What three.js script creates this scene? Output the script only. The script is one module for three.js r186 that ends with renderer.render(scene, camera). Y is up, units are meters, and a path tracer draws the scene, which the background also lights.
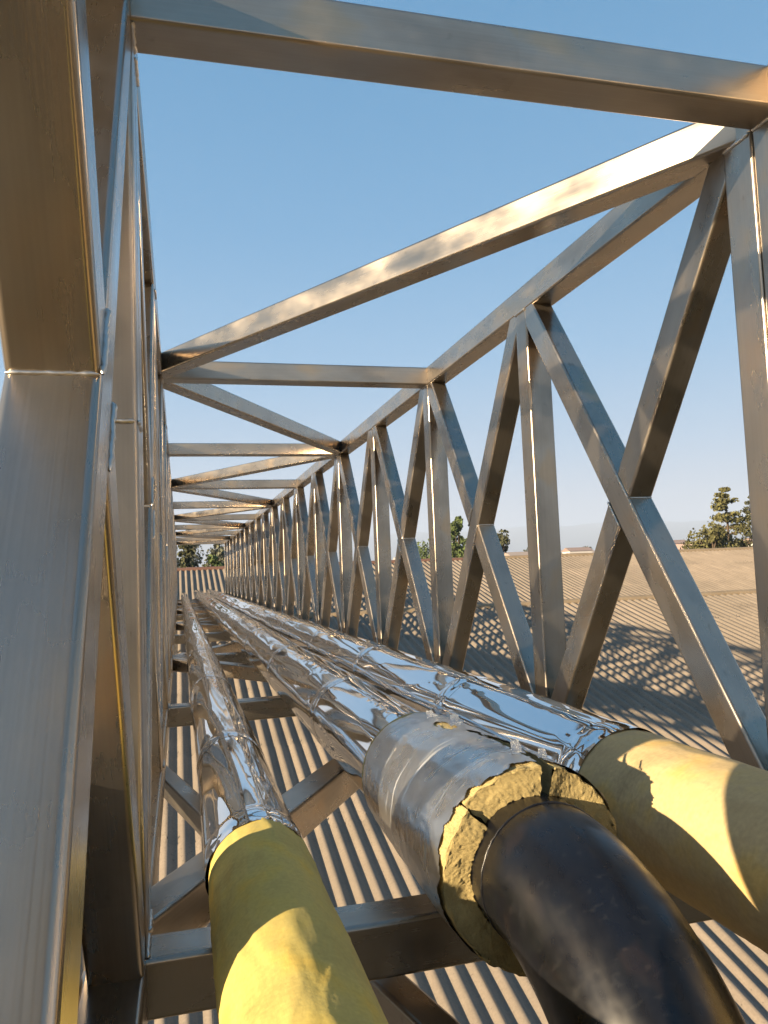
import * as THREE from 'three';
import { ImprovedNoise } from 'three/addons/math/ImprovedNoise.js';
import { mergeGeometries } from 'three/addons/utils/BufferGeometryUtils.js';

// ---------------------------------------------------------------- camera, sky, sun, exposure
const HC = 9;                                             // height of the lens above the ground
const V = (X, h, Z) => new THREE.Vector3(X, h + HC, -Z);  // X right of the lens, h above it, Z along the truss
const scene = new THREE.Scene();
const camera = new THREE.PerspectiveCamera(66.69, 768 / 1024, 0.02, 30000);
{
  const yaw = 0.2594, pitch = 0.075, roll = 0.0401;
  const cy = Math.cos(yaw), sy = Math.sin(yaw), cp = Math.cos(pitch), sp = Math.sin(pitch), cr = Math.cos(roll), sr = Math.sin(roll);
  const fw = new THREE.Vector3(sy * cp, sp, -cy * cp), rt = new THREE.Vector3(cy, 0, sy), up = new THREE.Vector3(-sy * sp, cp, cy * sp);
  const r2 = rt.clone().multiplyScalar(cr).addScaledVector(up, -sr), u2 = rt.clone().multiplyScalar(sr).addScaledVector(up, cr);
  camera.quaternion.setFromRotationMatrix(new THREE.Matrix4().makeBasis(r2, u2, fw.clone().negate()));
  camera.position.copy(V(0, 0, 0));
}
const renderer = new THREE.WebGLRenderer({ antialias: true });
renderer.setSize(768, 1024);
renderer.toneMapping = THREE.LinearToneMapping;
renderer.toneMappingExposure = 4;
renderer.shadowMap.enabled = true;

const sunDir = new THREE.Vector3(-1, 0.275, 0.45).normalize();
const sun = new THREE.DirectionalLight(new THREE.Color().setRGB(1, 0.78, 0.51), 5);
sun.position.copy(V(0, 0, 6)).addScaledVector(sunDir, 60);
sun.target.position.copy(V(0, 0, 6));
sun.castShadow = true; sun.shadow.radius = 1.2; sun.shadow.mapSize.set(4096, 4096);
Object.assign(sun.shadow.camera, { left: -30, right: 30, top: 30, bottom: -30, near: 1, far: 160 });
scene.add(sun, sun.target);

{ // clear evening sky: blue overhead, pale haze low down, warmer towards the sun
  const SK = 1 / 4, W = 1024, H = 512, data = new Float32Array(W * H * 4);
  const stops = [[-90, .30, .28, .25], [-3, .46, .46, .47], [0, .60, .61, .65], [3, .575, .62, .69], [8, .37, .55, .755], [15, .215, .465, .745], [24, .125, .375, .665], [36, .08, .305, .575], [55, .06, .245, .49], [90, .05, .20, .43]];
  for (let j = 0; j < H; j++) {
    const el = ((j + .5) / H - .5) * Math.PI, deg = el * 180 / Math.PI;
    let k = 0; while (k < stops.length - 2 && deg > stops[k + 1][0]) k++;
    let t = (deg - stops[k][0]) / (stops[k + 1][0] - stops[k][0]); t = Math.min(1, Math.max(0, t)); 
    const base = [1, 2, 3].map((c) => stops[k][c] * (1 - t) + stops[k + 1][c] * t);
    for (let i = 0; i < W; i++) {
      const az = ((i + .5) / W - .5) * 2 * Math.PI, d = [Math.cos(el) * Math.cos(az), Math.sin(el), Math.cos(el) * Math.sin(az)];
      const c = d[0] * sunDir.x + d[1] * sunDir.y + d[2] * sunDir.z, a = Math.max(0, c);
      const glow = .55 * Math.pow(a, 6) + 1.3 * Math.pow(a, 40), o = (j * W + i) * 4;
      const low = deg > -3 ? Math.exp(-Math.max(0, deg) / 14) : Math.max(0, 1 + (deg + 3) / 8);
      const warm = low * .5 * Math.pow(Math.max(0, .5 + .5 * c), 2.5);
      const dim = deg < -3 ? Math.max(0, 1 + (deg + 3) / 10) : 1;
      data[o] = SK * (base[0] + glow * dim + warm); data[o + 1] = SK * (base[1] + glow * .80 * dim + warm * .72); data[o + 2] = SK * (base[2] + glow * .52 * dim + warm * .38); data[o + 3] = 1;
    }
  }
  const tx = new THREE.DataTexture(data, W, H, THREE.RGBAFormat, THREE.FloatType);
  tx.mapping = THREE.EquirectangularReflectionMapping; tx.magFilter = tx.minFilter = THREE.LinearFilter; tx.wrapS = THREE.RepeatWrapping; tx.needsUpdate = true;
  scene.background = tx; scene.environment = tx;
}
scene.fog = new THREE.FogExp2(new THREE.Color().setRGB(.60, .74, 1), 0.00028);

// ---------------------------------------------------------------- helpers
let seed = 20241;
const rnd = () => { seed = (seed * 1664525 + 1013904223) >>> 0; return seed / 4294967296; };
const rr = (a, b) => a + (b - a) * rnd();
const IN = new ImprovedNoise();
const N = (x, y = 0, z = 0) => IN.noise(x + 37.3, y + 11.7, z + 5.1);
const fbm = (x, y, z, o = 4) => { let s = 0, a = .5; for (let i = 0; i < o; i++) { s += a * N(x, y, z); x *= 2.03; y *= 2.03; z *= 2.03; a *= .5; } return s; };
const clamp = (x, a = 0, b = 1) => Math.min(b, Math.max(a, x));
const sstep = (a, b, x) => { const t = clamp((x - a) / (b - a)); return t * t * (3 - 2 * t); };
const taken = {};
const numbered = (n) => { taken[n] = (taken[n] ?? -1) + 1; return taken[n] ? `${n}_${String(taken[n]).padStart(3, '0')}` : n; };
const shadows = (o) => { o.castShadow = true; o.receiveShadow = true; return o; };
function thing(name, label, category, pos, group) {
  const g = new THREE.Group(); g.name = numbered(name); g.position.copy(pos); g.userData = { label, category };
  if (group) g.userData.group = group;
  scene.add(g); return g;
}
function worldOf(o) { const p = new THREE.Vector3(); for (; o && o !== scene; o = o.parent) p.add(o.position); return p; }
function part(parent, name, geo, mat, label) {            // geometry given in world metres
  const p = worldOf(parent); geo.translate(-p.x, -p.y, -p.z);
  const m = shadows(new THREE.Mesh(geo, mat)); m.name = name; if (label) m.userData.label = label;
  parent.add(m); return m;
}
function structure(name, geo, mat) { const m = shadows(new THREE.Mesh(geo, mat)); m.name = name; m.userData.kind = 'structure'; scene.add(m); return m; }
function geom(pos, nor, uv, idx) {
  const g = new THREE.BufferGeometry();
  g.setAttribute('position', new THREE.Float32BufferAttribute(pos, 3));
  if (nor) g.setAttribute('normal', new THREE.Float32BufferAttribute(nor, 3));
  g.setAttribute('uv', new THREE.Float32BufferAttribute(uv, 2));
  g.setIndex(idx); if (!nor) g.computeVertexNormals(); return g;
}
// square tube with rounded corners from a to b; ref is the normal of one pair of faces; n0/n1 are {p,n} planes the ends are cut on
function bar(a, b, size, ref, c0, c1, sizeB) {
  const d = b.clone().sub(a), L = d.length(); d.normalize();
  const s = ref.clone().addScaledVector(d, -ref.dot(d)).normalize(), t = d.clone().cross(s).normalize();
  const hw = size / 2, ht = (sizeB ?? size) / 2, r = Math.min(.007, hw * .4), ring = [];
  const corners = [[1, 1, 0], [-1, 1, 1], [-1, -1, 2], [1, -1, 3]];
  for (const [sx, sy, q] of corners) for (let k = 0; k <= 2; k++) { const an = q * Math.PI / 2 + k * Math.PI / 4, cx = Math.cos(an), cy = Math.sin(an); ring.push([sx * (hw - r) + r * cx, sy * (ht - r) + r * cy, cx, cy]); }
  ring.push(ring[0]);
  const end = (o, cut, fallback) => { const pl = cut ?? { p: fallback, n: d }; const k = pl.n.dot(d); return pl.p.clone().sub(o).dot(pl.n) / k; };
  const pos = [], nor = [], uv = [], idx = [], u0 = rnd() * 7; let v = rnd() * 3;
  const n = ring.length, E0 = [], E1 = [];
  ring.forEach(([x, y, cx, cy], i) => {
    if (i) v += Math.hypot(x - ring[i - 1][0], y - ring[i - 1][1]);
    const o = a.clone().addScaledVector(s, x).addScaledVector(t, y), l0 = end(o, c0, a), l1 = end(o, c1, b);
    const p0 = o.clone().addScaledVector(d, l0), p1 = o.clone().addScaledVector(d, l1); E0.push(p0); E1.push(p1);
    const nn = s.clone().multiplyScalar(cx).addScaledVector(t, cy);
    pos.push(...p0.toArray(), ...p1.toArray()); nor.push(...nn.toArray(), ...nn.toArray()); uv.push(u0 + l0, v, u0 + l1, v);
    if (i) { const q = 2 * (i - 1); idx.push(q, q + 2, q + 1, q + 1, q + 2, q + 3); }
  });
  for (const [E, dir, sg] of [[E0, c0?.n ?? d, -1], [E1, c1?.n ?? d, 1]]) {
    const nn = dir.clone().multiplyScalar(Math.sign(dir.dot(d)) * sg), b0 = pos.length / 3;
    for (const p of E.slice(0, -1)) { pos.push(...p.toArray()); nor.push(...nn.toArray()); uv.push(u0 + p.z + p.y, p.x + p.y); }
    for (let i = 1; i < n - 2; i++) sg < 0 ? idx.push(b0, b0 + i + 1, b0 + i) : idx.push(b0, b0 + i, b0 + i + 1);
  }
  return geom(pos, nor, uv, idx);
}
function bead(a, b, r = .0035) {                          // lumpy weld run
  const L = a.distanceTo(b), n = Math.max(4, Math.round(L / .0045)), d = b.clone().sub(a).normalize();
  const s = new THREE.Vector3(.31, .72, .55).cross(d).normalize(), t = d.clone().cross(s), pos = [], uv = [], idx = [], M = 6;
  for (let i = 0; i <= n; i++) {
    const rad = (i === 0 || i === n) ? r * .3 : r * (.75 + .4 * Math.abs(Math.sin(i * 1.25)) + .25 * (rnd() - .5)), c = a.clone().lerp(b, i / n).addScaledVector(s, (rnd() - .5) * r * .4);
    for (let k = 0; k < M; k++) { const an = k / M * 2 * Math.PI, p = c.clone().addScaledVector(s, Math.cos(an) * rad).addScaledVector(t, Math.sin(an) * rad); pos.push(...p.toArray()); uv.push(i * .01, k * .003);
      if (i) { const q = (i - 1) * M, k2 = (k + 1) % M; idx.push(q + k, q + k2, q + M + k, q + k2, q + M + k2, q + M + k); } }
  }
  return geom(pos, null, uv, idx);
}
// textures computed from noise
function tex(w, h, f, srgb, rx = 1, ry = 1) {
  const d = new Uint8Array(w * h * 4);
  for (let j = 0; j < h; j++) for (let i = 0; i < w; i++) { const c = f(i / w, j / h), o = (j * w + i) * 4; for (let k = 0; k < 3; k++) d[o + k] = clamp(Array.isArray(c) ? c[k] : c) * 255; d[o + 3] = 255; }
  const t = new THREE.DataTexture(d, w, h, THREE.RGBAFormat); t.wrapS = t.wrapT = THREE.RepeatWrapping; t.magFilter = THREE.LinearFilter; t.minFilter = THREE.LinearMipmapLinearFilter; t.generateMipmaps = true;
  if (srgb) t.colorSpace = THREE.SRGBColorSpace; t.repeat.set(rx, ry); t.needsUpdate = true; return t;
}
// noise that repeats over the unit square
const tn = (u, v, fx, fy, o = 3) => { const bl = (x, y) => fbm(x, y, 0, o); const a = bl(u * fx, v * fy), b = bl((u - 1) * fx, v * fy), c = bl(u * fx, (v - 1) * fy), e = bl((u - 1) * fx, (v - 1) * fy); return (a * (1 - u) + b * u) * (1 - v) + (c * (1 - u) + e * u) * v; };

// ---------------------------------------------------------------- materials
const smudge = tex(512, 512, (u, v) => {
  const streak = tn(u, v, 2, 120, 3), patch = tn(u + .3, v, 6, 4, 4), spot = sstep(.22, .4, tn(u, v + .2, 26, 14, 3));
  const l = .80 + .05 * streak + .20 * patch - .10 * spot; return [l, l * (.985 - .05 * sstep(0, .3, patch)), l * (.965 - .11 * sstep(0, .3, patch))];
}, true, 1 / 1.1, 1 / .42);
const brushedRough = tex(512, 512, (u, v) => { const s = tn(u, v, 3, 200, 2), p = tn(u, v + .4, 7, 5, 4); return .5 + .07 * s + .55 * p; }, false, 1 / 1.1, 1 / .42);
const brushedBump = tex(512, 512, (u, v) => .5 + .22 * tn(u, v, 4, 220, 2) + .35 * tn(u, v, 3, 2, 2), false, 1 / 1.1, 1 / .42);
const steelMat = (r, g, b, rough, metal, aniso) => new THREE.MeshPhysicalMaterial({ color: new THREE.Color().setRGB(r, g, b), metalness: metal, roughness: rough, map: smudge, roughnessMap: brushedRough, bumpMap: brushedBump, bumpScale: .0005, anisotropy: aniso });
const steels = [steelMat(.64, .58, .505, .60, .955, .3), steelMat(.61, .555, .485, .66, .955, .3), steelMat(.67, .61, .535, .56, .955, .3)];   // one mill-finish stainless steel, small batch differences
const weldMat = new THREE.MeshStandardMaterial({ color: new THREE.Color().setRGB(.62, .57, .50), metalness: 1, roughness: .34 });
const foilMat = new THREE.MeshStandardMaterial({ color: new THREE.Color().setRGB(.745, .75, .76), metalness: 1, roughness: .035 });
const facingTex = tex(512, 512, (u, v) => { const s = sstep(.12, .26, tn(u, v, 4, 60, 3)), p = tn(u, v + .3, 5, 7, 4); const l = .83 + .12 * s + .16 * p; return [l, l, l * .99]; }, true);
const facingRough = tex(512, 512, (u, v) => .40 + .45 * sstep(.10, .24, tn(u, v, 4, 60, 3)) + .35 * tn(u, v, 9, 9, 3) + .3 * sstep(.12, .26, tn(u + .3, v, 12, 40, 2)), false);
const facingMat = new THREE.MeshStandardMaterial({ color: new THREE.Color().setRGB(.93, .93, .93), metalness: .95, roughness: .72, map: facingTex, roughnessMap: facingRough, bumpMap: facingRough, bumpScale: .0022 });
const woolTex = tex(512, 512, (u, v) => { const f = tn(u, v, 60, 60, 3), g = tn(u + .1, v, 160, 160, 2), p = tn(u, v, 5, 5, 3); const l = .82 + .30 * f + .32 * g + .12 * p; return [l, l * .97, l * .9]; }, true, 6, 6);
const rockMat = new THREE.MeshStandardMaterial({ color: new THREE.Color().setRGB(.66, .56, .29), roughness: 1, map: woolTex, bumpMap: woolTex, bumpScale: .0025 });
const glassTex = tex(512, 512, (u, v) => { const f = tn(u, v, 50, 34, 3), g = tn(u + .3, v + .2, 30, 60, 3), p = tn(u, v, 4, 4, 4); const l = .86 + .09 * f + .07 * g + .22 * p; return [l, l * (.99 - .05 * sstep(0, .3, p)), l * (.97 - .2 * sstep(-.05, .3, p))]; }, true, 2.2, 2.2);
const yellowMat = new THREE.MeshStandardMaterial({ color: new THREE.Color().setRGB(.66, .55, .17), roughness: .95, map: glassTex, bumpMap: glassTex, bumpScale: .0012 });
const amberMat = new THREE.MeshStandardMaterial({ color: new THREE.Color().setRGB(.68, .525, .275), roughness: .95, map: glassTex, bumpMap: glassTex, bumpScale: .0012 });
const blackTex = tex(512, 512, (u, v) => {
  const d = sstep(.05, .35, tn(u, v, 7, 5, 4)), sc = sstep(.17, .30, tn(u + .2, v, 90, 34, 3)), ru = sstep(.12, .34, tn(u, v + .37, 9, 6, 4));
  const b = [.055, .062, .08]; const dust = [.38, .35, .33], rust = [.36, .24, .16];
  return b.map((x, k) => x + (dust[k] - x) * (.10 * d + .16 * sc) * .8 + (rust[k] - x) * ru * .16);
}, true, 1, 1);
const blackRough = tex(256, 256, (u, v) => .30 + .34 * sstep(0, .35, tn(u, v, 7, 5, 4)) + .2 * tn(u, v, 40, 40, 2), false);
const blackMat = new THREE.MeshStandardMaterial({ color: 0xffffff, roughness: 1, roughnessMap: blackRough, map: blackTex, bumpMap: blackRough, bumpScale: .0006 });
const sheetTex = tex(1024, 1024, (u, v) => {
  const p = tn(u, v, 5, 4, 4), g = tn(u, v, 110, 100, 3), l2 = sstep(.20, .34, tn(u + .4, v, 90, 80, 2)), run = tn(u, v, 40, 3, 3);
  const l = .78 + .14 * p + .16 * g + .09 * run - .16 * l2; return [l, l * .975, l * .94];
}, true, 1 / 2.3, 1 / 2.3);
const sheetMats = [[.34, .295, .245], [.315, .275, .23], [.365, .315, .262]].map((c) => new THREE.MeshStandardMaterial({ color: new THREE.Color().setRGB(...c), roughness: .95, map: sheetTex, bumpMap: sheetTex, bumpScale: .001 }));
const capMat = new THREE.MeshStandardMaterial({ color: new THREE.Color().setRGB(.40, .32, .22), roughness: .95, map: sheetTex });
const redCapMat = new THREE.MeshStandardMaterial({ color: new THREE.Color().setRGB(.24, .13, .10), roughness: .9, map: sheetTex });
const plasterMat = new THREE.MeshStandardMaterial({ color: new THREE.Color().setRGB(.42, .39, .35), roughness: .95, map: sheetTex });
const boltMat = new THREE.MeshStandardMaterial({ color: new THREE.Color().setRGB(.18, .16, .14), roughness: .7, metalness: .6 });

// ---------------------------------------------------------------- ground, hills
{
  const pos = [], uv = [], idx = [], rings = [0, 20, 40, 70, 110, 160, 220, 300, 400, 550, 800, 1200, 1800, 2600, 3600, 4600, 5400, 6200, 7000, 8000, 9500, 12000], M = 180;
  rings.forEach((r, i) => { for (let k = 0; k <= M; k++) { const a = k / M * 2 * Math.PI, x = Math.cos(a) * r, z = Math.sin(a) * r;
    let y = r < 120 ? 0 : 11 * sstep(120, 420, r) + 1.5 * N(x * .012, z * .012, 3) * sstep(120, 300, r) + 18 * sstep(420, 3600, r);
    pos.push(x, y, z); uv.push(x / 9, z / 9); if (i && k) { const q = (i - 1) * (M + 1) + k - 1; idx.push(q, q + 1, q + M + 1, q + 1, q + M + 2, q + M + 1); } } });
  const gt = tex(256, 256, (u, v) => { const p = tn(u, v, 5, 5, 4), g = tn(u, v, 40, 40, 2); const l = .7 + .4 * p + .25 * g; return [l, l * .97, l * .85]; }, true);
  structure('ground', geom(pos, null, uv, idx), new THREE.MeshStandardMaterial({ color: new THREE.Color().setRGB(.085, .078, .06), roughness: 1, map: gt }));
  // mountain range across the far side of the plain
  const hp = [], hu = [], hi = [], A0 = -1.15, A1 = 1.75, HA = 260, HB = 9;
  for (let j = 0; j <= HB; j++) for (let i = 0; i <= HA; i++) {
    const a = A0 + (A1 - A0) * i / HA, t = j / HB, r = 5600 + 2600 * t;
    const crest = 250 + 300 * fbm(a * 2.2, 1.3, 0, 5) + 90 * Math.sin(a * 3.1 + .4) , y = 20 + Math.max(40, crest) * Math.sin(t * Math.PI * .62) * (1 + .22 * fbm(a * 9, t * 3, 2, 3));
    hp.push(Math.sin(a) * r, y, -Math.cos(a) * r); hu.push(i * .4, j * 2); if (i && j) { const q = (j - 1) * (HA + 1) + i - 1; hi.push(q, q + 1, q + HA + 1, q + 1, q + HA + 2, q + HA + 1); }
  }
  structure('hills', geom(hp, null, hu, hi), new THREE.MeshStandardMaterial({ color: new THREE.Color().setRGB(.13, .13, .10), roughness: 1, side: THREE.DoubleSide }));
}

// ---------------------------------------------------------------- corrugated factory roofs
const SL = .25;
function corrugated(waves, pitch, amp, len, thick = .007) {  // x across, y up, sheet runs from z=0 to z=-len
  const seg = 8, n = waves * seg, pos = [], nor = [], uv = [], idx = [], w = waves * pitch;
  const row = (z, dy, flip, v) => { for (let i = 0; i <= n; i++) { const x = -w / 2 + w * i / n, ph = 2 * Math.PI * i / seg, y = amp * Math.cos(ph) + dy, s = -amp * 2 * Math.PI / pitch * Math.sin(ph), l = Math.hypot(1, s) * flip; pos.push(x, y, z); nor.push(-s / l, 1 / l, 0); uv.push(x, v); } };
  row(0, 0, 1, 0); row(-len, 0, 1, len); row(0, -thick, -1, 0); row(-len, -thick, -1, len);
  for (let i = 0; i < n; i++) { const q = i, m = n + 1; idx.push(q, q + 1, q + m, q + 1, q + m + 1, q + m); const b = 2 * m; idx.push(b + q, b + q + m, b + q + 1, b + q + 1, b + q + m, b + q + m + 1); }
  const b = pos.length / 3;                                // front lip
  for (let i = 0; i <= n; i++) { const x = -w / 2 + w * i / n, y = amp * Math.cos(2 * Math.PI * i / seg); pos.push(x, y, 0, x, y - thick, 0); nor.push(0, 0, 1, 0, 0, 1); uv.push(x, 0, x, .01); if (i) { const q = b + 2 * (i - 1); idx.push(q, q + 1, q + 2, q + 1, q + 3, q + 2); } }
  return geom(pos, nor, uv, idx);
}
function sheetUVs(g, du, dv) { const c = g.clone(), u = c.attributes.uv; for (let i = 0; i < u.count; i++) u.setXY(i, u.getX(i) + du, u.getY(i) + dv); return c; }
function roofBuilding(label, Zr, hr, pitch, waves, amp, X0, cols, rows, rowLen, capM, wallDown, backLen) {
  const b = thing('factory_building', label, 'building', V(X0 + cols * waves * pitch / 2, -HC, Zr), 'parallel factory roofs');
  const th = Math.atan(SL), cw = waves * pitch, base = corrugated(waves, pitch, amp, rowLen + .14), vars = [0, 1, 2, 3, 4, 5].map(() => sheetUVs(base, rnd() * 9, rnd() * 9));
  const bp = b.position;
  for (let r = 0; r < rows; r++) for (let c = 0; c < cols; c++) {
    const s = (r + 1) * rowLen, Z = Zr - s * Math.cos(th), h = hr - s * Math.sin(th);
    const m = shadows(new THREE.Mesh(vars[Math.floor(rnd() * 6)], sheetMats[Math.floor(rnd() * 3)])); m.name = 'roof_sheet';
    const p = V(X0 + (c + .5) * cw, h + .012 + (c % 2) * .002, Z).sub(bp); m.position.copy(p); m.rotation.x = th + .0035 + (rnd() - .5) * .001; m.rotation.y = (rnd() - .5) * .0025; b.add(m);
  }
  // slope on the far side of the ridge
  const far = corrugated(waves, pitch, amp, backLen); far.rotateY(Math.PI);
  for (let c = 0; c < cols; c++) { const m = shadows(new THREE.Mesh(far, sheetMats[c % 3])); m.name = 'rear_roof_sheet'; m.position.copy(V(X0 + (c + .5) * cw, hr - backLen * Math.sin(th) - .01, Zr + backLen * Math.cos(th)).sub(bp)); m.rotation.x = -th; b.add(m); }
  // half-round ridge caps, lapped
  const cap = (() => { const pos = [], uv = [], idx = [], n = 14, L = cw * 1.03; for (let i = 0; i <= n; i++) { const a = -.25 + (Math.PI + .5) * i / n, rad = .105; for (const s of [0, 1]) { const k = s ? 1 : 1.06; pos.push(-L / 2 + L * s, Math.sin(a) * rad * .78 * k, -Math.cos(a) * rad * 1.25 * k); uv.push(L * s, i * .03); } if (i) { const q = 2 * (i - 1); idx.push(q, q + 1, q + 2, q + 1, q + 3, q + 2); } } return geom(pos, null, uv, idx); })();
  for (let c = 0; c < cols; c++) { const m = shadows(new THREE.Mesh(cap, Array.isArray(capM) ? capM[X0 + c * cw < 9 ? 0 : 1] : capM)); m.name = 'ridge_cap'; m.position.copy(V(X0 + (c + .5) * cw, hr - .005, Zr).sub(bp)); m.rotation.x = 0; m.rotation.z = rr(-.006, .006); b.add(m); }
  // walls under the eaves
  const Zf = Zr - rows * rowLen * Math.cos(th) + .35, hf = hr - rows * rowLen * Math.sin(th) - .04, X1 = X0 + cols * cw;
  const wall = (xa, xb, za, zb, ya, yb) => { const g = new THREE.BoxGeometry(Math.abs(xb - xa), yb - ya, Math.abs(zb - za)); g.translate((xa + xb) / 2, (ya + yb) / 2, -(za + zb) / 2); return g; };
  if (wallDown) part(b, 'wall', wall(X0 + .2, X1 - .2, Zf, Zf + .25, 0, HC + hf), plasterMat);
  const Zb = Zr + backLen * Math.cos(th) - .3, hb = hr - backLen * Math.sin(th) - .06;
  part(b, 'wall', wall(X0 + .2, X1 - .2, Zb - .2, Zb, 0, HC + hb), plasterMat);
  for (const x of [X0 + .25, X1 - .5]) { const sh = new THREE.Shape(); sh.moveTo(Zf, 0); sh.lineTo(Zf, HC + hf - .02); sh.lineTo(Zr, HC + hr - .08); sh.lineTo(Zb, HC + hb - .02); sh.lineTo(Zb, 0); const g = new THREE.ExtrudeGeometry(sh, { depth: .25, bevelEnabled: false }); g.rotateY(Math.PI / 2); g.translate(x, 0, 0); part(b, 'gable_wall', g, plasterMat); }
  // hook bolts through every other crest, too small to pick out one by one
  const im = new THREE.InstancedMesh(new THREE.CylinderGeometry(.009, .013, .022, 6), boltMat, rows * cols * 2), M4 = new THREE.Matrix4(); let k = 0;
  for (let r = 0; r < rows; r++) for (let c = 0; c < cols; c++) for (const j of [1, 4]) { const s = (r + 1) * rowLen - .22, p = V(X0 + c * cw + j * pitch, hr - s * Math.sin(th) + amp + .03, Zr - s * Math.cos(th)).sub(bp); im.setMatrixAt(k++, M4.makeTranslation(p.x, p.y, p.z)); }
  im.name = 'roof_bolts'; im.userData.kind = 'stuff'; shadows(im); b.add(im);
  return b;
}
roofBuilding('near factory building with sandy corrugated roof striped by the truss shadow', 16.0, -.885, .177, 6, .0245, -6.2, 24, 7, 1.95, capMat, true, 1.2);
roofBuilding('farther factory building whose fine corrugated roof tops out below the trees', 23.0, .235, .15, 8, .021, -7, 28, 3, 1.98, [redCapMat, capMat], false, 5);

// ---------------------------------------------------------------- the truss
const w = .0755, ht = .753, hb = -.465, XL = -.0476, XR = 1, P = .9386;
const AX = new THREE.Vector3(1, 0, 0), AY = new THREE.Vector3(0, 1, 0);
const pick = () => steels[Math.floor(rnd() * 3)];
const plane = (p, n) => ({ p, n });
function truss(label, Zc, k0, k1, baseZ, opts) {
  const g = thing('steel_truss', label, 'truss', V((XL + XR) / 2, hb - w, baseZ), 'welded truss sections');
  const zOf = (k) => Zc + k * P, zA = zOf(k0) - w / 2, zB = zOf(k1) + w / 2;
  const topP = plane(V(0, ht + .002, 0), AY), botP = plane(V(0, hb - .002, 0), AY);
  for (const side of [-1, 1]) {
    const xc = side < 0 ? XL - w / 2 : XR + w / 2, xi = side < 0 ? XL : XR;
    part(g, 'top_chord', bar(V(xc, ht + w / 2, zA), V(xc, ht + w / 2, zB), w, AX), pick());
    part(g, 'bottom_chord', bar(V(xc, hb - w / 2, zA), V(xc, hb - w / 2, zB), w, AX), pick());
    for (let k = k0; k <= k1; k++) part(g, 'post', bar(V(xc, hb - .002, zOf(k)), V(xc, ht + .002, zOf(k)), .0748, AX), pick());
    for (let k = k0; k < k1; k++) {
      const za = zOf(k) + w / 2, zb = zOf(k + 1) - w / 2, hm = (ht + hb) / 2, zm = (za + zb) / 2;
      const flip = (((k + opts.phase) % 2) + 2) % 2;      // which of the two diagonals runs through
      const xb = side < 0 ? XL - .0338 : XR + .0338, dn = [V(xb, hb, za), V(xb, ht, zb)], up = [V(xb, ht, za), V(xb, hb, zb)];
      const [C, H] = flip ? [dn, up] : [up, dn];
      const ends = (q) => (q[0].y < q[1].y ? [botP, topP] : [topP, botP]);
      part(g, 'diagonal_brace', bar(C[0], C[1], .064, AX, ...ends(C), .072), pick());
      const dC = C[1].clone().sub(C[0]).normalize(), nC = dC.clone().cross(AX).normalize(), mid = V(xb, hm, zm);
      const sgn = Math.sign(H[0].clone().sub(mid).dot(nC));
      const pA = plane(mid.clone().addScaledVector(nC, sgn * .034), nC), pB = plane(mid.clone().addScaledVector(nC, -sgn * .034), nC);
      const eH = ends(H);
      part(g, 'half_brace', bar(H[0], mid, .0634, AX, eH[0], pA, .0714), pick());
      part(g, 'half_brace', bar(mid, H[1], .0634, AX, pB, eH[1], .0714), pick());
      if (k < k0 + (opts.welds ?? 0)) {                   // weld runs where the halves meet the through brace, and at the posts
        const dH = H[1].clone().sub(H[0]).normalize(), nH = dH.clone().cross(AX).normalize(), xs = xi + (side < 0 ? -.0015 : .0015);
        const hw = .0355, sl = .036 / Math.abs(dH.dot(nC)), tl = Math.abs(hw / dC.dot(nH));
        for (const s2 of [1, -1]) {
          const c = mid.clone(); c.x = xs; c.addScaledVector(dH, s2 * sgn * sl * Math.sign(dH.dot(nC)));
          part(g, 'weld_bead', bead(c.clone().addScaledVector(dC, tl), c.clone().addScaledVector(dC, -tl), .003), weldMat);
        }
        // crease on the lens side of the crossing
        const near = zm - .036 / Math.sin(Math.atan2(ht - hb, zb - za)) ;
        part(g, 'weld_bead', bead(V(xb - .03, hm, near), V(xb + .03, hm, near), .0024), weldMat);
      }
    }
    for (let k = k0; k <= Math.min(k1, k0 + (opts.welds ?? 0)); k++) {
      const xs = xi, zn = zOf(k) - w / 2;
      for (const h of [ht, hb]) { part(g, 'weld_bead', bead(V(xs, h, zn + .004), V(xs, h, zn + w - .004), .004), weldMat); part(g, 'weld_bead', bead(V(xc - .033, h, zn), V(xc + .033, h, zn), .004), weldMat); }
    }
  }
  for (const k of opts.beams) {
    part(g, 'cross_beam', bar(V(XL - .002, ht + w / 2, zOf(k)), V(XR + .002, ht + w / 2, zOf(k)), .0745, AY), pick());
    part(g, 'floor_beam', bar(V(XL - .002, hb - w / 2, zOf(k)), V(XR + .002, hb - w / 2, zOf(k)), .0745, AY), pick());
  }
  const inL = plane(V(XL - .003, 0, 0), AX), inR = plane(V(XR + .003, 0, 0), AX);
  for (const [kr, kl] of opts.topDiag) { const s = Math.sign(kl - kr) * (w / 2 + .03); part(g, 'top_diagonal', bar(V(XR, ht + w / 2, zOf(kr) + s), V(XL, ht + w / 2, zOf(kl) - s), .0735, AY, inR, inL), pick()); }
  for (const [kl, kr] of opts.botDiag) { const s = Math.sign(kr - kl) * (w / 2 + .03); part(g, 'floor_diagonal', bar(V(XL, hb - w / 2, zOf(kl) + s), V(XR, hb - w / 2, zOf(kr) - s), .0735, AY, inL, inR), pick()); }
  return g;
}
const evens = []; for (let k = 2; k <= 18; k += 2) evens.push(k);
const farTruss = truss('long brushed steel truss section running away to the far roof', 1.1555, 0, 18, 9.6, {
  phase: 1, welds: 4, beams: evens, topDiag: [[0, 2], [4, 2], [4, 6], [8, 6], [8, 10], [12, 10], [12, 14], [16, 14], [16, 18]], botDiag: [[0, 2], [4, 2], [4, 6], [8, 6], [8, 10], [12, 10], [12, 14], [16, 14], [16, 18]] });
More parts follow.
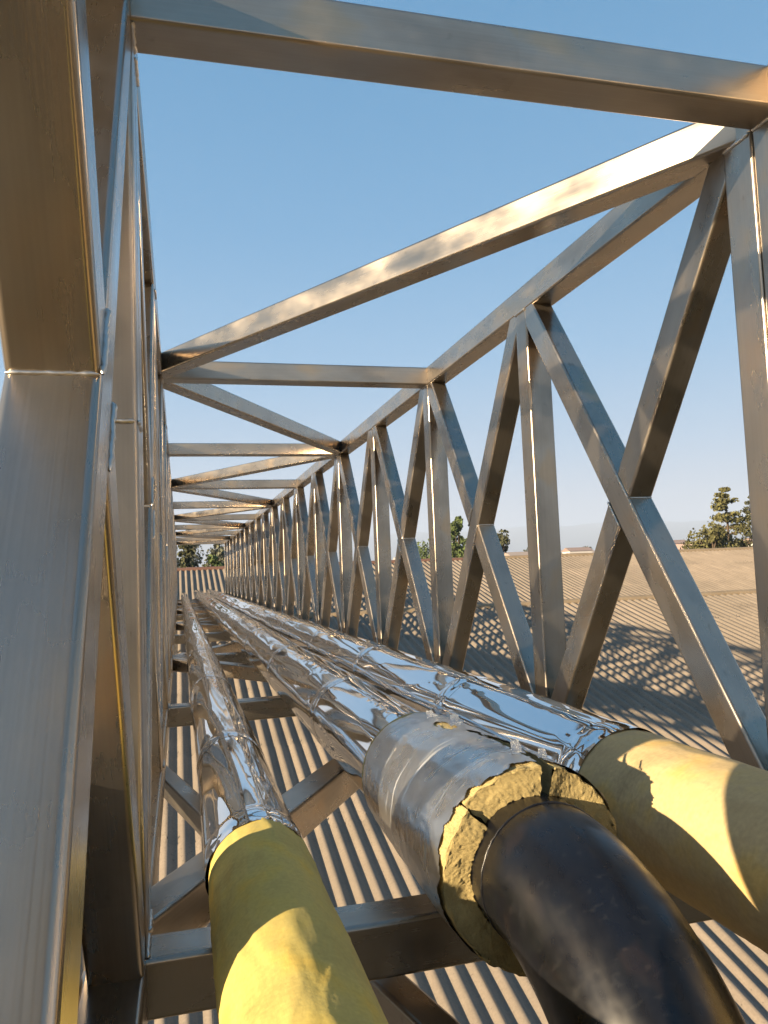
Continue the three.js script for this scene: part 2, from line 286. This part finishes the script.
const nearTruss = truss('near steel truss section framing the top and left edge of the view', 1.0785, -3, 0, -.33, {
  phase: 0, welds: 3, beams: [0, -2], topDiag: [[0, -2]], botDiag: [[-2, 0]] });
// splice weld on the left end post, slack struts slung below, and feet on the roofs
part(nearTruss, 'weld_bead', bead(V(XL - w + .004, .205, 1.0785 - w / 2), V(XL - .004, .205, 1.0785 - w / 2), .0035), weldMat);
part(nearTruss, 'weld_bead', bead(V(XL, .205, 1.0785 - w / 2 + .004), V(XL, .205, 1.0785 + w / 2 - .004), .003), weldMat);
part(nearTruss, 'under_strut', bar(V(-.075, -.562, 2.42), V(.47, -.60, .32), .05, AY), steels[1]);
// connection plate behind the lower left joint
{ const sh = new THREE.Shape([[.685, -.25], [.80, -.17], [.86, -.20], [1.03, -.47], [.685, -.47]].map(([z, h]) => new THREE.Vector2(z, h + HC)));
  const gp = new THREE.ExtrudeGeometry(sh, { depth: .005, bevelEnabled: true, bevelSize: .0008, bevelThickness: .0008, bevelSegments: 1 }); gp.rotateY(Math.PI / 2); gp.translate(XL - w - .0062, 0, 0); part(nearTruss, 'gusset_plate', gp, steels[1]); }
for (const [g, Zs] of [[farTruss, 1.1555 + 18 * P], [farTruss, 1.1555 + 14 * P], [nearTruss, 1.0785 - 3 * P]]) for (const x of [XL - w / 2, XR + w / 2]) {
  const hTop = hb - w + .002, hRoof = Zs < 2.5 ? -HC + .03 : Zs > 17.2 ? .235 - SL * (23 - Zs) + .02 : -.885 - SL * (16 - Zs) + .02;
  part(g, 'support_leg', bar(V(x, hRoof - .03, Zs), V(x, hTop, Zs), .07, AX), steels[0]);
}

// ---------------------------------------------------------------- insulated pipes
function shell(X, h, Z0, Z1, nT, nZ, R, uvs = 1, skip) { // tube wall whose radius is R(theta, Z)
  const pos = [], uv = [], idx = [];
  for (let j = 0; j <= nZ; j++) { const Z = Z0 + (Z1 - Z0) * j / nZ; for (let i = 0; i <= nT; i++) { const a = 2 * Math.PI * i / nT, q = R(a, Z), p = V(X + q * Math.cos(a), h + q * Math.sin(a), Z); pos.push(p.x, p.y, p.z); uv.push(i / nT * uvs, (Z - Z0) * uvs * 1.5); } }
  for (let j = 0; j < nZ; j++) for (let i = 0; i < nT; i++) { if (skip && skip(2 * Math.PI * (i + .5) / nT, Z0 + (Z1 - Z0) * (j + .5) / nZ)) continue; const q = j * (nT + 1) + i; idx.push(q, q + 1, q + nT + 1, q + 1, q + nT + 2, q + nT + 1); }
  const g = geom(pos, null, uv, idx), n = g.attributes.normal;
  for (let j = 0; j <= nZ; j++) { const a = j * (nT + 1), b = a + nT, x = n.getX(a) + n.getX(b), y = n.getY(a) + n.getY(b), z = n.getZ(a) + n.getZ(b), l = Math.hypot(x, y, z) || 1; n.setXYZ(a, x / l, y / l, z / l); n.setXYZ(b, x / l, y / l, z / l); }
  return g;
}
const ridged = (x, y, z) => 1 - Math.abs(N(x, y, z)) * 2;
function jacket(g, X, h, r0, Zs, Ze, seam, id) {          // lapped wraps of mirror-bright foil
  let Z = Zs, k = 0;
  while (Z < Ze - .05) {
    const L = Math.min(k ? rr(.85, 1.1) : rr(.55, .7), Ze - Z), Zb = Z + L, near = Z < 3.2, mid = Z < 7;
    const nT = near ? 150 : mid ? 96 : 56, nZ = near ? Math.round(L * 170) : mid ? Math.round(L * 70) : Math.round(L * 30), o = id * 13.7 + k * 5.3, sm = seam;
    const R = (a, z) => {
      const c = Math.cos(a), s = Math.sin(a), e0 = (z - Z) / .02, e1 = (Zb - z) / .03, da = Math.atan2(Math.sin(a - sm), Math.cos(a - sm));
      let q = r0 + .0004 * (1 - (z - Z) / L);
      q += .0040 * N(c * 1.7 + id * 7.7, s * 1.7, z * 1.15) + .0008 * N(c * 3.6, s * 3.6 + id * 3.3, z * 3.2 + 2);
      q += .0008 * Math.pow(clamp(ridged(c * 1.9 + z * .9 + id * 5, s * 1.9, z * 1.6)), 7);
      const am = sstep(-.25, .35, N(z * 2.6, id * 4, 1)), cr = am * Math.exp(-(da * da) / .022); q += cr * (.0011 * N(a * 6, z * 20, id) + .0003 * N(a * 18, z * 50, id + 4)) + .0011 * sstep(-.02, .02, da) * Math.exp(-Math.max(0, da) * 4);
      q += .0013 * Math.exp(-Math.pow((z - Z - .03) / .02, 4)) + (Math.exp(-e0 * e0) + .7 * Math.exp(-e1 * e1)) * .0006 * N(a * 6, z * 22, id + 9);
      return q;
    };
    part(g, 'foil_wrap', shell(X, h, Z - .012, Zb + .012, nT, nZ, R), foilMat);
    Z = Zb; k++;
  }
}
const pipes = [
  { X: .0955, h: -.3935, r: .0685, end: 1.09, seam: 1.35 },
  { X: .404, h: -.362, r: .0945, end: 1.325, seam: 1.75 },
  { X: .682, h: -.3645, r: .0985, end: 1.13, seam: 1.75 },
];
const farEnd = 18.7;
const pg = [
  thing('insulated_pipe', 'thin foil-wrapped pipe on the left with bare lemon yellow insulation at its near end', 'pipe', V(.0955, hb, 9.9), 'foil-wrapped pipes in the truss'),
  thing('insulated_pipe', 'middle foil-wrapped pipe ending in cut rock wool and a black elbow', 'pipe', V(.404, hb, 9.9), 'foil-wrapped pipes in the truss'),
  thing('insulated_pipe', 'thick foil-wrapped pipe on the right with bare amber insulation at its near end', 'pipe', V(.682, hb, 9.9), 'foil-wrapped pipes in the truss'),
];
pipes.forEach((p, i) => {
  jacket(pg[i], p.X, p.h, p.r, p.end, farEnd, p.seam, i + 1);
  const core = new THREE.CylinderGeometry(p.r * .6, p.r * .6, farEnd + .02 - p.end, 32); core.rotateX(Math.PI / 2); const c = V(p.X, p.h, (farEnd + .02 + p.end) / 2); core.translate(c.x, c.y, c.z);
  part(pg[i], 'steel_core', core, blackMat);
  const plug = new THREE.RingGeometry(p.r * .58, p.r * .985, 40, 1); const e = V(p.X, p.h, farEnd - .01); plug.rotateY(Math.PI); plug.translate(e.x, e.y, e.z); part(pg[i], 'end_wool', plug, rockMat);
});
function bareWool(g, name, X, h, r, Za, Zb, mat, o) {
  const R = (a, z) => { const c = Math.cos(a), s = Math.sin(a), e0 = (z - Za) / .012, e1 = (Zb - z) / .012; return r + .0035 * N(c * 1.4 + o, s * 1.4, z * 4) + .0012 * N(c * 5 + o, s * 5, z * 16) + .0014 * Math.pow(clamp(ridged(c * 1.8 + o, s * 1.8 + z * 3, z * 5)), 8) - .008 * Math.exp(-Math.max(0, e0)) - .0015 * Math.exp(-Math.max(0, e1)); };
  part(g, name, shell(X, h, Za, Zb, 110, Math.round((Zb - Za) * 120), R, 1), mat);
  const ring = new THREE.RingGeometry(.03, r * .93, 48, 2), p = V(X, h, Za + .001); ring.translate(p.x, p.y, p.z); part(g, 'wool_end', ring, mat);
}
bareWool(pg[0], 'glass_wool', .0955, -.3935, .0675, -.55, 1.105, yellowMat, 3.1);
bareWool(pg[2], 'glass_wool', .682, -.3645, .0975, .70, 1.145, amberMat, 8.4);
bareWool(pg[2], 'glass_wool', .682, -.3645, .101, -.5, .712, amberMat, 12.9);

// middle pipe: rock wool section with foil facing, cut face, black elbow
{
  const g = pg[1], X = .402, h = -.357, Ro = .119, Ri = .083, Zf = .875, Zb = 1.34, D = Math.PI / 180;
  const tap = (z) => -.013 * clamp((z - Zf - .1) / (Zb - Zf - .1));
  const seg = (a0, a1, dz) => {                           // one piece of the ring: outer wall, ragged cut face, inner wall, crack sides
    const nA = Math.max(8, Math.round((a1 - a0) / D / .8)), prof = [];
    for (let i = 0; i <= 10; i++) { const z = Zb - (Zb - Zf) * i / 10 * .985; prof.push([Ro - .001 + tap(z), z]); }
    const nR = 22; for (let i = 0; i <= nR; i++) prof.push([Ro - .001 - (Ro - Ri) * i / nR, Zf]);
    for (let i = 1; i <= 5; i++) prof.push([Ri, Zf + .25 * i / 5]);
    const pos = [], uv = [], idx = [], m = prof.length;
    for (let j = 0; j <= nA; j++) prof.forEach(([q, z], i) => {
      const edge = Math.min(j, nA - j), a = a0 + (a1 - a0) * j / nA, face = z < Zf + .012 ? 1 : 0;
      const jag = (edge === 0 ? .03 * N(q * 160, z * 40, a0 * 3) : 0);
      const zz = z + (face ? dz + .016 * N(a * 1.4 + a0, 3, 1) + .0035 * fbm(Math.cos(a) * q * 70, Math.sin(a) * q * 70, a0, 4) + .0012 * N(Math.cos(a) * q * 330, Math.sin(a) * q * 330, 2) : 0);
      const q2 = q + (i > 11 + nR ? .004 * N(a * 14, z * 30, 7) : face && i > 8 + nR ? .003 * N(a * 22, 3, 7) : 0) - (edge === 0 && face ? .002 : 0) - (i > 8 && i < 14 ? .0045 * clamp(.35 + 1.3 * N(a * 7, i * .7, 5)) * (i === 9 || i === 13 ? .5 : 1) : 0);
      const p = V(X + q2 * Math.cos(a + jag), h + q2 * Math.sin(a + jag), zz); pos.push(p.x, p.y, p.z); uv.push(a * .12, i * .012);
      if (j && i) { const b = (j - 1) * m + i - 1; idx.push(b, b + m, b + 1, b + 1, b + m, b + m + 1); }
    });
    for (const j of [0, nA]) {                            // close the crack sides
      const b0 = pos.length / 3, q = j * m; for (let i = 0; i < 6; i++) { for (const k of [10 - i, Math.min(m - 1, 11 + nR + i)]) { pos.push(pos[(q + k) * 3], pos[(q + k) * 3 + 1], pos[(q + k) * 3 + 2]); uv.push(k * .01, i * .01); } if (i) { const b = b0 + 2 * (i - 1); idx.push(b, b + 1, b + 2, b + 1, b + 3, b + 2); } }
    }
    return geom(pos, null, uv, idx);
  };
  part(g, 'rock_wool', seg(84 * D, 137 * D, .0), rockMat);
  part(g, 'rock_wool', seg(138.2 * D, 268 * D, -.004), rockMat);
  part(g, 'rock_wool', seg(-92 * D, 74 * D, .006), rockMat);
  // foil facing: torn along the crack and in a patch on top
  const torn = (a, z) => { if (z < Zf + .012 + .016 * N(a * 3.2, 2, 2) + .010 * N(a * 11, 5, 1)) return true; let d = a / D; if (d > 300) d -= 360; const jag = 3 * N(z * 40, 1, 2) + 2 * N(z * 110, 4, 2); if (d > 74 + jag && d < 84 + jag * .7 && z < 1.07 + .02 * N(a * 30)) return true; const e = Math.hypot((d - 93) / 9, (z - 1.17) / .055) + .55 * N(a * 22, z * 40, 3); if (e < .62) return true; const e2 = Math.hypot((d - 84) / 7, (z - 1.09) / .035) + .5 * N(a * 26, z * 60, 6); return e2 < .6; };
  const R = (a, z) => Ro + tap(z) + .0012 + .0014 * N(Math.cos(a) * 2.4, Math.sin(a) * 2.4, z * 5) + .0009 * N(Math.cos(a) * 8, Math.sin(a) * 8, z * 24) + .0004 * N(Math.cos(a) * 20, Math.sin(a) * 20, z * 60) + .0004 * Math.pow(clamp(ridged(a * 2.5, z * 13, 3)), 6) - .012 * Math.exp(-Math.max(0, 1.345 - z) / .008);
  part(g, 'foil_facing', shell(X, h, Zf - .004, 1.345, 260, 170, R, 1, torn), facingMat);
  // loose corners of torn foil lifted off the wool
  for (const [a, z, s, tilt] of [[86, .93, .020, .7], [90, 1.13, .024, .5], [76, .90, .018, .6], [97, 1.21, .018, .45]]) {
    const n = 5, pos = [], uv = [], idx = []; for (let j = 0; j <= n; j++) for (let i = 0; i <= n; i++) { const u = i / n - .5, v = j / n, aa = a * D + u * s / Ro * (1 - .5 * v), q = Ro + .002 + s * v * v * tilt + .003 * N(u * 5, v * 4, a), p = V(X + q * Math.cos(aa), h + q * Math.sin(aa), z + s * v * .7); pos.push(p.x, p.y, p.z); uv.push(u, v); if (i && j) { const b = (j - 1) * (n + 1) + i - 1; idx.push(b, b + 1, b + n + 1, b + 1, b + n + 2, b + n + 1); } }
    part(g, 'torn_flap', geom(pos, null, uv, idx), facingMat);
  }
  // black steel pipe and elbow dropping towards the roof
  const path = new THREE.CurvePath(), Zs = .845, Rb = .262, til = .06, dn = new THREE.Vector3(Math.sin(til), -Math.cos(til), 0);
  const pts = [V(X, h, 1.1), V(X, h, 1.0), V(X, h, .92), V(X, h, Zs)];
  for (let i = 1; i <= 14; i++) { const f = Math.PI / 2 * i / 14; pts.push(V(X, h, Zs - Rb * Math.sin(f)).addScaledVector(dn, Rb * (1 - Math.cos(f)))); }
  for (let i = 1; i <= 6; i++) pts.push(pts[pts.length - 1].clone().addScaledVector(dn, .3));
  const curve = new THREE.CatmullRomCurve3(pts), tg = new THREE.TubeGeometry(curve, 220, .0825, 64, false), at = tg.attributes;
  for (let i = 0; i < at.uv.count; i++) at.uv.setXY(i, at.uv.getX(i) * 5, at.uv.getY(i) * 1);
  part(g, 'steel_elbow', tg, blackMat);
  // weld ring at the start of the elbow
  const ring = new THREE.TorusGeometry(.0826, .0013, 8, 90), rp = ring.attributes.position; for (let i = 0; i < rp.count; i++) { const an = Math.atan2(rp.getY(i), rp.getX(i)), k = 1 + .012 * N(an * 14, 2, 2); rp.setX(i, rp.getX(i) * k); rp.setY(i, rp.getY(i) * k); } ring.computeVertexNormals(); const rc = V(X, h, Zs); ring.translate(rc.x, rc.y, rc.z); part(g, 'weld_ring', ring, blackMat);
}

// ---------------------------------------------------------------- trees
const barkMat = new THREE.MeshStandardMaterial({ color: new THREE.Color().setRGB(.09, .065, .045), roughness: 1 });
const leafMat = (r, g, b) => new THREE.MeshPhysicalMaterial({ color: new THREE.Color().setRGB(r, g, b), roughness: .9, side: THREE.DoubleSide, vertexColors: true });
function limb(a, b, r0, r1) { const d = b.clone().sub(a), L = d.length(), g = new THREE.CylinderGeometry(r1, r0, L, 7, 1); g.translate(0, L / 2, 0); g.applyQuaternion(new THREE.Quaternion().setFromUnitVectors(AY, d.normalize())); g.translate(a.x, a.y, a.z); return g; }
function leaves(list) {                                   // list of [centre, size, tone]
  const pos = [], uv = [], col = [], idx = [], nor = [];
  for (const [c, s, t, flat] of list) {
    const n = new THREE.Vector3(rr(-1, 1), rr(-.4, 1), rr(-1, 1)).normalize(), a = new THREE.Vector3(rr(-1, 1), rr(-1, 1) * (flat ?? 1), rr(-1, 1)).cross(n).normalize(), b = n.clone().cross(a), q = pos.length / 3, l = s * rr(.7, 1.4);
    for (const [u, v] of [[-.5, 0], [0, -.32], [.5, 0], [0, .32]]) { const p = c.clone().addScaledVector(a, u * l).addScaledVector(b, v * l); pos.push(p.x, p.y, p.z); uv.push(u, v); col.push(t, t, t); nor.push(n.x, n.y, n.z); }
    idx.push(q, q + 1, q + 2, q, q + 2, q + 3);
  }
  const g = geom(pos, nor, uv, idx); g.setAttribute('color', new THREE.Float32BufferAttribute(col, 3)); return g;
}
function conifer(label, X, Z, top, baseR, mat, n, grp) {
  const b = V(X, 0, Z); b.y = 0; const H = top + HC, t = thing('conifer_tree', label, 'tree', b, grp), br = [limb(b, b.clone().setY(H * .97), H * .022, .03)], lf = [];
  const low = H * .18, levels = 26;
  for (let i = 0; i < levels; i++) {
    const f = i / (levels - 1), y = low + (H - low) * f, len0 = baseR * Math.pow(1 - f, .75) + .18, cnt = 6;
    for (let k = 0; k < cnt; k++) {
      const a = rr(0, 6.28), len = len0 * rr(.45, 1.2), tip = new THREE.Vector3(b.x + Math.cos(a) * len, y + len * rr(-.12, .32), b.z + Math.sin(a) * len), root = new THREE.Vector3(b.x, y - len * .1, b.z);
      br.push(limb(root, tip, .045, .012));
      const m = Math.round(n / levels / cnt * (len / len0)); for (let q = 0; q < m; q++) { const s = Math.sqrt(rr(.08, 1.06)), c = root.clone().lerp(tip, s); const sp = .16 + len * .13; c.x += rr(-sp, sp); c.z += rr(-sp, sp); c.y += rr(-sp * .5, sp * .55); lf.push([c, rr(.13, .28), rr(.6, 1.35), .5]); }
    }
  }
  part(t, 'trunk', mergeGeometries(br.map((g) => { const c = g.toNonIndexed(); return c; })), barkMat); part(t, 'crown', leaves(lf), mat); return t;
}
function broadleaf(name, label, X, Z, top, rx, crownH, mat, n, grp, slim) {
  const b = V(X, 0, Z); b.y = 0; const H = top + HC, t = thing(name, label, 'tree', b, grp), c0 = H - crownH, br = [limb(b, b.clone().setY(c0 + crownH * .7), H * .018, .04)], lf = [], blobs = [];
  const nb = slim ? 40 : 26; for (let i = 0; i < nb; i++) { const f = rnd(), a = rr(0, 6.28), prof = slim ? Math.sin(Math.PI * (.12 + .8 * f)) : Math.sqrt(Math.max(0, 1 - Math.pow(2 * f - .9, 2) * .8)), q = rx * prof * Math.sqrt(rnd()) * .85; const c = new THREE.Vector3(b.x + Math.cos(a) * q, c0 + crownH * f, b.z + Math.sin(a) * q); blobs.push([c, rx * rr(.22, .42)]); br.push(limb(new THREE.Vector3(b.x, c0 + crownH * f * .6, b.z), c, .05, .015)); }
  for (let i = 0; i < n; i++) { const [c, r] = blobs[Math.floor(rnd() * nb)], d = new THREE.Vector3(rr(-1, 1), rr(-1, 1), rr(-1, 1)).normalize().multiplyScalar(r * Math.cbrt(rr(.15, 1)) * rr(.8, 1.15)); d.y *= slim ? 1.6 : 1; lf.push([c.clone().add(d), rr(.13, .30), rr(.65, 1.3)]); }
  part(t, 'trunk', mergeGeometries(br.map((g) => g.toNonIndexed())), barkMat); part(t, 'crown', leaves(lf), mat); return t;
}
const olive = leafMat(.088, .085, .028), darkOlive = leafMat(.052, .055, .022), fresh = leafMat(.075, .105, .03), greyGreen = leafMat(.105, .11, .07);
conifer('tall open olive conifer behind the far roof, beside the right post', 38.7, 48.4, 4.9, 3.5, olive, 11000, 'trees beyond the roofs');
conifer('darker conifer half hidden by the right post', 45.2, 53.4, 4.8, 2.6, darkOlive, 7000, 'trees beyond the roofs');
broadleaf('bushy_tree', 'low bushy tree at the foot of the tall conifer', 35.4, 46.0, 1.75, 2.0, 4, olive, 4200, 'trees beyond the roofs');
broadleaf('bushy_tree', 'low bushy tree to the right of the tall conifer foot', 40.6, 45.2, 1.6, 2.2, 4, darkOlive, 4200, 'trees beyond the roofs');
broadleaf('poplar_tree', 'fresh green poplar, the taller of the pair seen through the second brace crossing', 20.7, 56.3, 3.8, .95, 8, fresh, 6500, 'trees beyond the roofs', true);
broadleaf('poplar_tree', 'fresh green poplar, the shorter of the pair seen through the second brace crossing', 19.1, 57.0, 2.5, .8, 7, fresh, 5000, 'trees beyond the roofs', true);
broadleaf('bushy_tree', 'small dark tree just right of the second brace crossing', 28.7, 66.5, 2.9, 1.3, 4.5, darkOlive, 3000, 'trees beyond the roofs');
broadleaf('bushy_tree', 'small hazy tree left of the third post', 26.9, 86, 2.9, 2.2, 5, fresh, 2600, 'trees beyond the roofs');
conifer('dense dark conifer at the far end of the truss', .35, 45, 1.75, 1.2, darkOlive, 6000, 'trees beyond the roofs');
broadleaf('bushy_tree', 'rounded yellow-green bush at the far end of the truss', 1.55, 43, 1.25, .85, 3, fresh, 4200, 'trees beyond the roofs');
broadleaf('eucalyptus_tree', 'pale grey-green tree seen leftmost through the far truss end', -.9, 70, 4.0, 1.1, 6, greyGreen, 2400, 'trees beyond the roofs', true);
broadleaf('eucalyptus_tree', 'pale grey-green tree rising between conifer and bush at the truss end', 1.2, 74, 4.4, 1.1, 6, greyGreen, 2200, 'trees beyond the roofs', true);
broadleaf('eucalyptus_tree', 'pale grey-green tree seen rightmost through the far truss end', 3.2, 70, 4.1, 1.2, 6, greyGreen, 2600, 'trees beyond the roofs', true);

// ---------------------------------------------------------------- distant town on the rise
{
  const walls = [[.62, .58, .52], [.66, .60, .55], [.55, .40, .33], [.50, .47, .44]].map((c) => new THREE.MeshStandardMaterial({ color: new THREE.Color().setRGB(...c), roughness: .95 }));
  const roofs = [[.24, .17, .14], [.30, .24, .20], [.30, .29, .28]].map((c) => new THREE.MeshStandardMaterial({ color: new THREE.Color().setRGB(...c), roughness: .9 }));
  const glass = new THREE.MeshStandardMaterial({ color: 0x202830, roughness: .2 });
  const names = ['white house', 'cream house', 'brick-coloured house', 'grey house'];
  const spots = [[124, 318, 'left of the middle post'], [137, 300, 'left of the middle post'], [151, 296, 'just right of the middle post'], [158, 289, 'just right of the middle post'], [166, 300, 'beside the first brace crossing'], [176, 282, 'beside the first brace crossing'], [190, 270, 'under the right brace'], [197, 262, 'between the right brace and the tall conifer'], [203, 268, 'between the right brace and the tall conifer'], [212, 250, 'behind the tall conifer'], [110, 330, 'near the second post'], [98, 335, 'near the second post']];
  spots.forEach(([X, Z, where], i) => {
    const y = 10.4 + 1.5 * N(X * .012, -Z * .012, 3), W = rr(7, 13), D = rr(6, 9), H = rr(2.6, 4.2), k = i % 4, t = thing('distant_house', `tiny far-off ${names[k]} with pitched roof, ${where}`, 'house', new THREE.Vector3(X, y, -Z), 'far town houses');
    const wg = new THREE.BoxGeometry(W, H + .6, D); wg.translate(X, y + H / 2 - .3, -Z); part(t, 'wall', wg, walls[k]);
    const sh = new THREE.Shape(); sh.moveTo(-D / 2 - .4, 0); sh.lineTo(D / 2 + .4, 0); sh.lineTo(0, 1.5); sh.closePath(); const rg = new THREE.ExtrudeGeometry(sh, { depth: W + .6, bevelEnabled: false }); rg.rotateY(Math.PI / 2); rg.translate(X - W / 2 - .3, y + H + .005, -Z); part(t, 'roof', rg, roofs[i % 3]);
    for (const s of [-.25, .25]) { const g = new THREE.BoxGeometry(1.3, 1.2, .1); g.translate(X + s * W, y + H * .55, -Z + D / 2 + .03); part(t, 'window', g, glass); }
  });
  for (let i = 0; i < 26; i++) { const a = .33 + .42 * i / 26 + rr(-.008, .008), d = rr(250, 420), X = Math.sin(a) * d, Z = Math.cos(a) * d; const gy = 11 * sstep(120, 420, d); broadleafFar(X, Z, gy, rr(3.5, 6.5), i); }
  function broadleafFar(X, Z, gy, H, i) {
    const b = new THREE.Vector3(X, gy - .3, -Z), t = thing('distant_tree', 'far-off round tree on the skyline of the town', 'tree', b, 'far town trees'), lf = [];
    for (let k = 0; k < 260; k++) { const d = new THREE.Vector3(rr(-1, 1), rr(-1, 1), rr(-1, 1)).normalize().multiplyScalar(Math.cbrt(rnd())); lf.push([new THREE.Vector3(X + d.x * H * .42, gy + H * .62 + d.y * H * .4, -Z + d.z * H * .42), rr(.5, 1.1), rr(.6, 1.2)]); }
    part(t, 'trunk', limb(b, new THREE.Vector3(X, gy + H * .6, -Z), .2, .08), barkMat); part(t, 'crown', leaves(lf), i % 3 ? darkOlive : fresh);
  }
}
renderer.render(scene, camera);
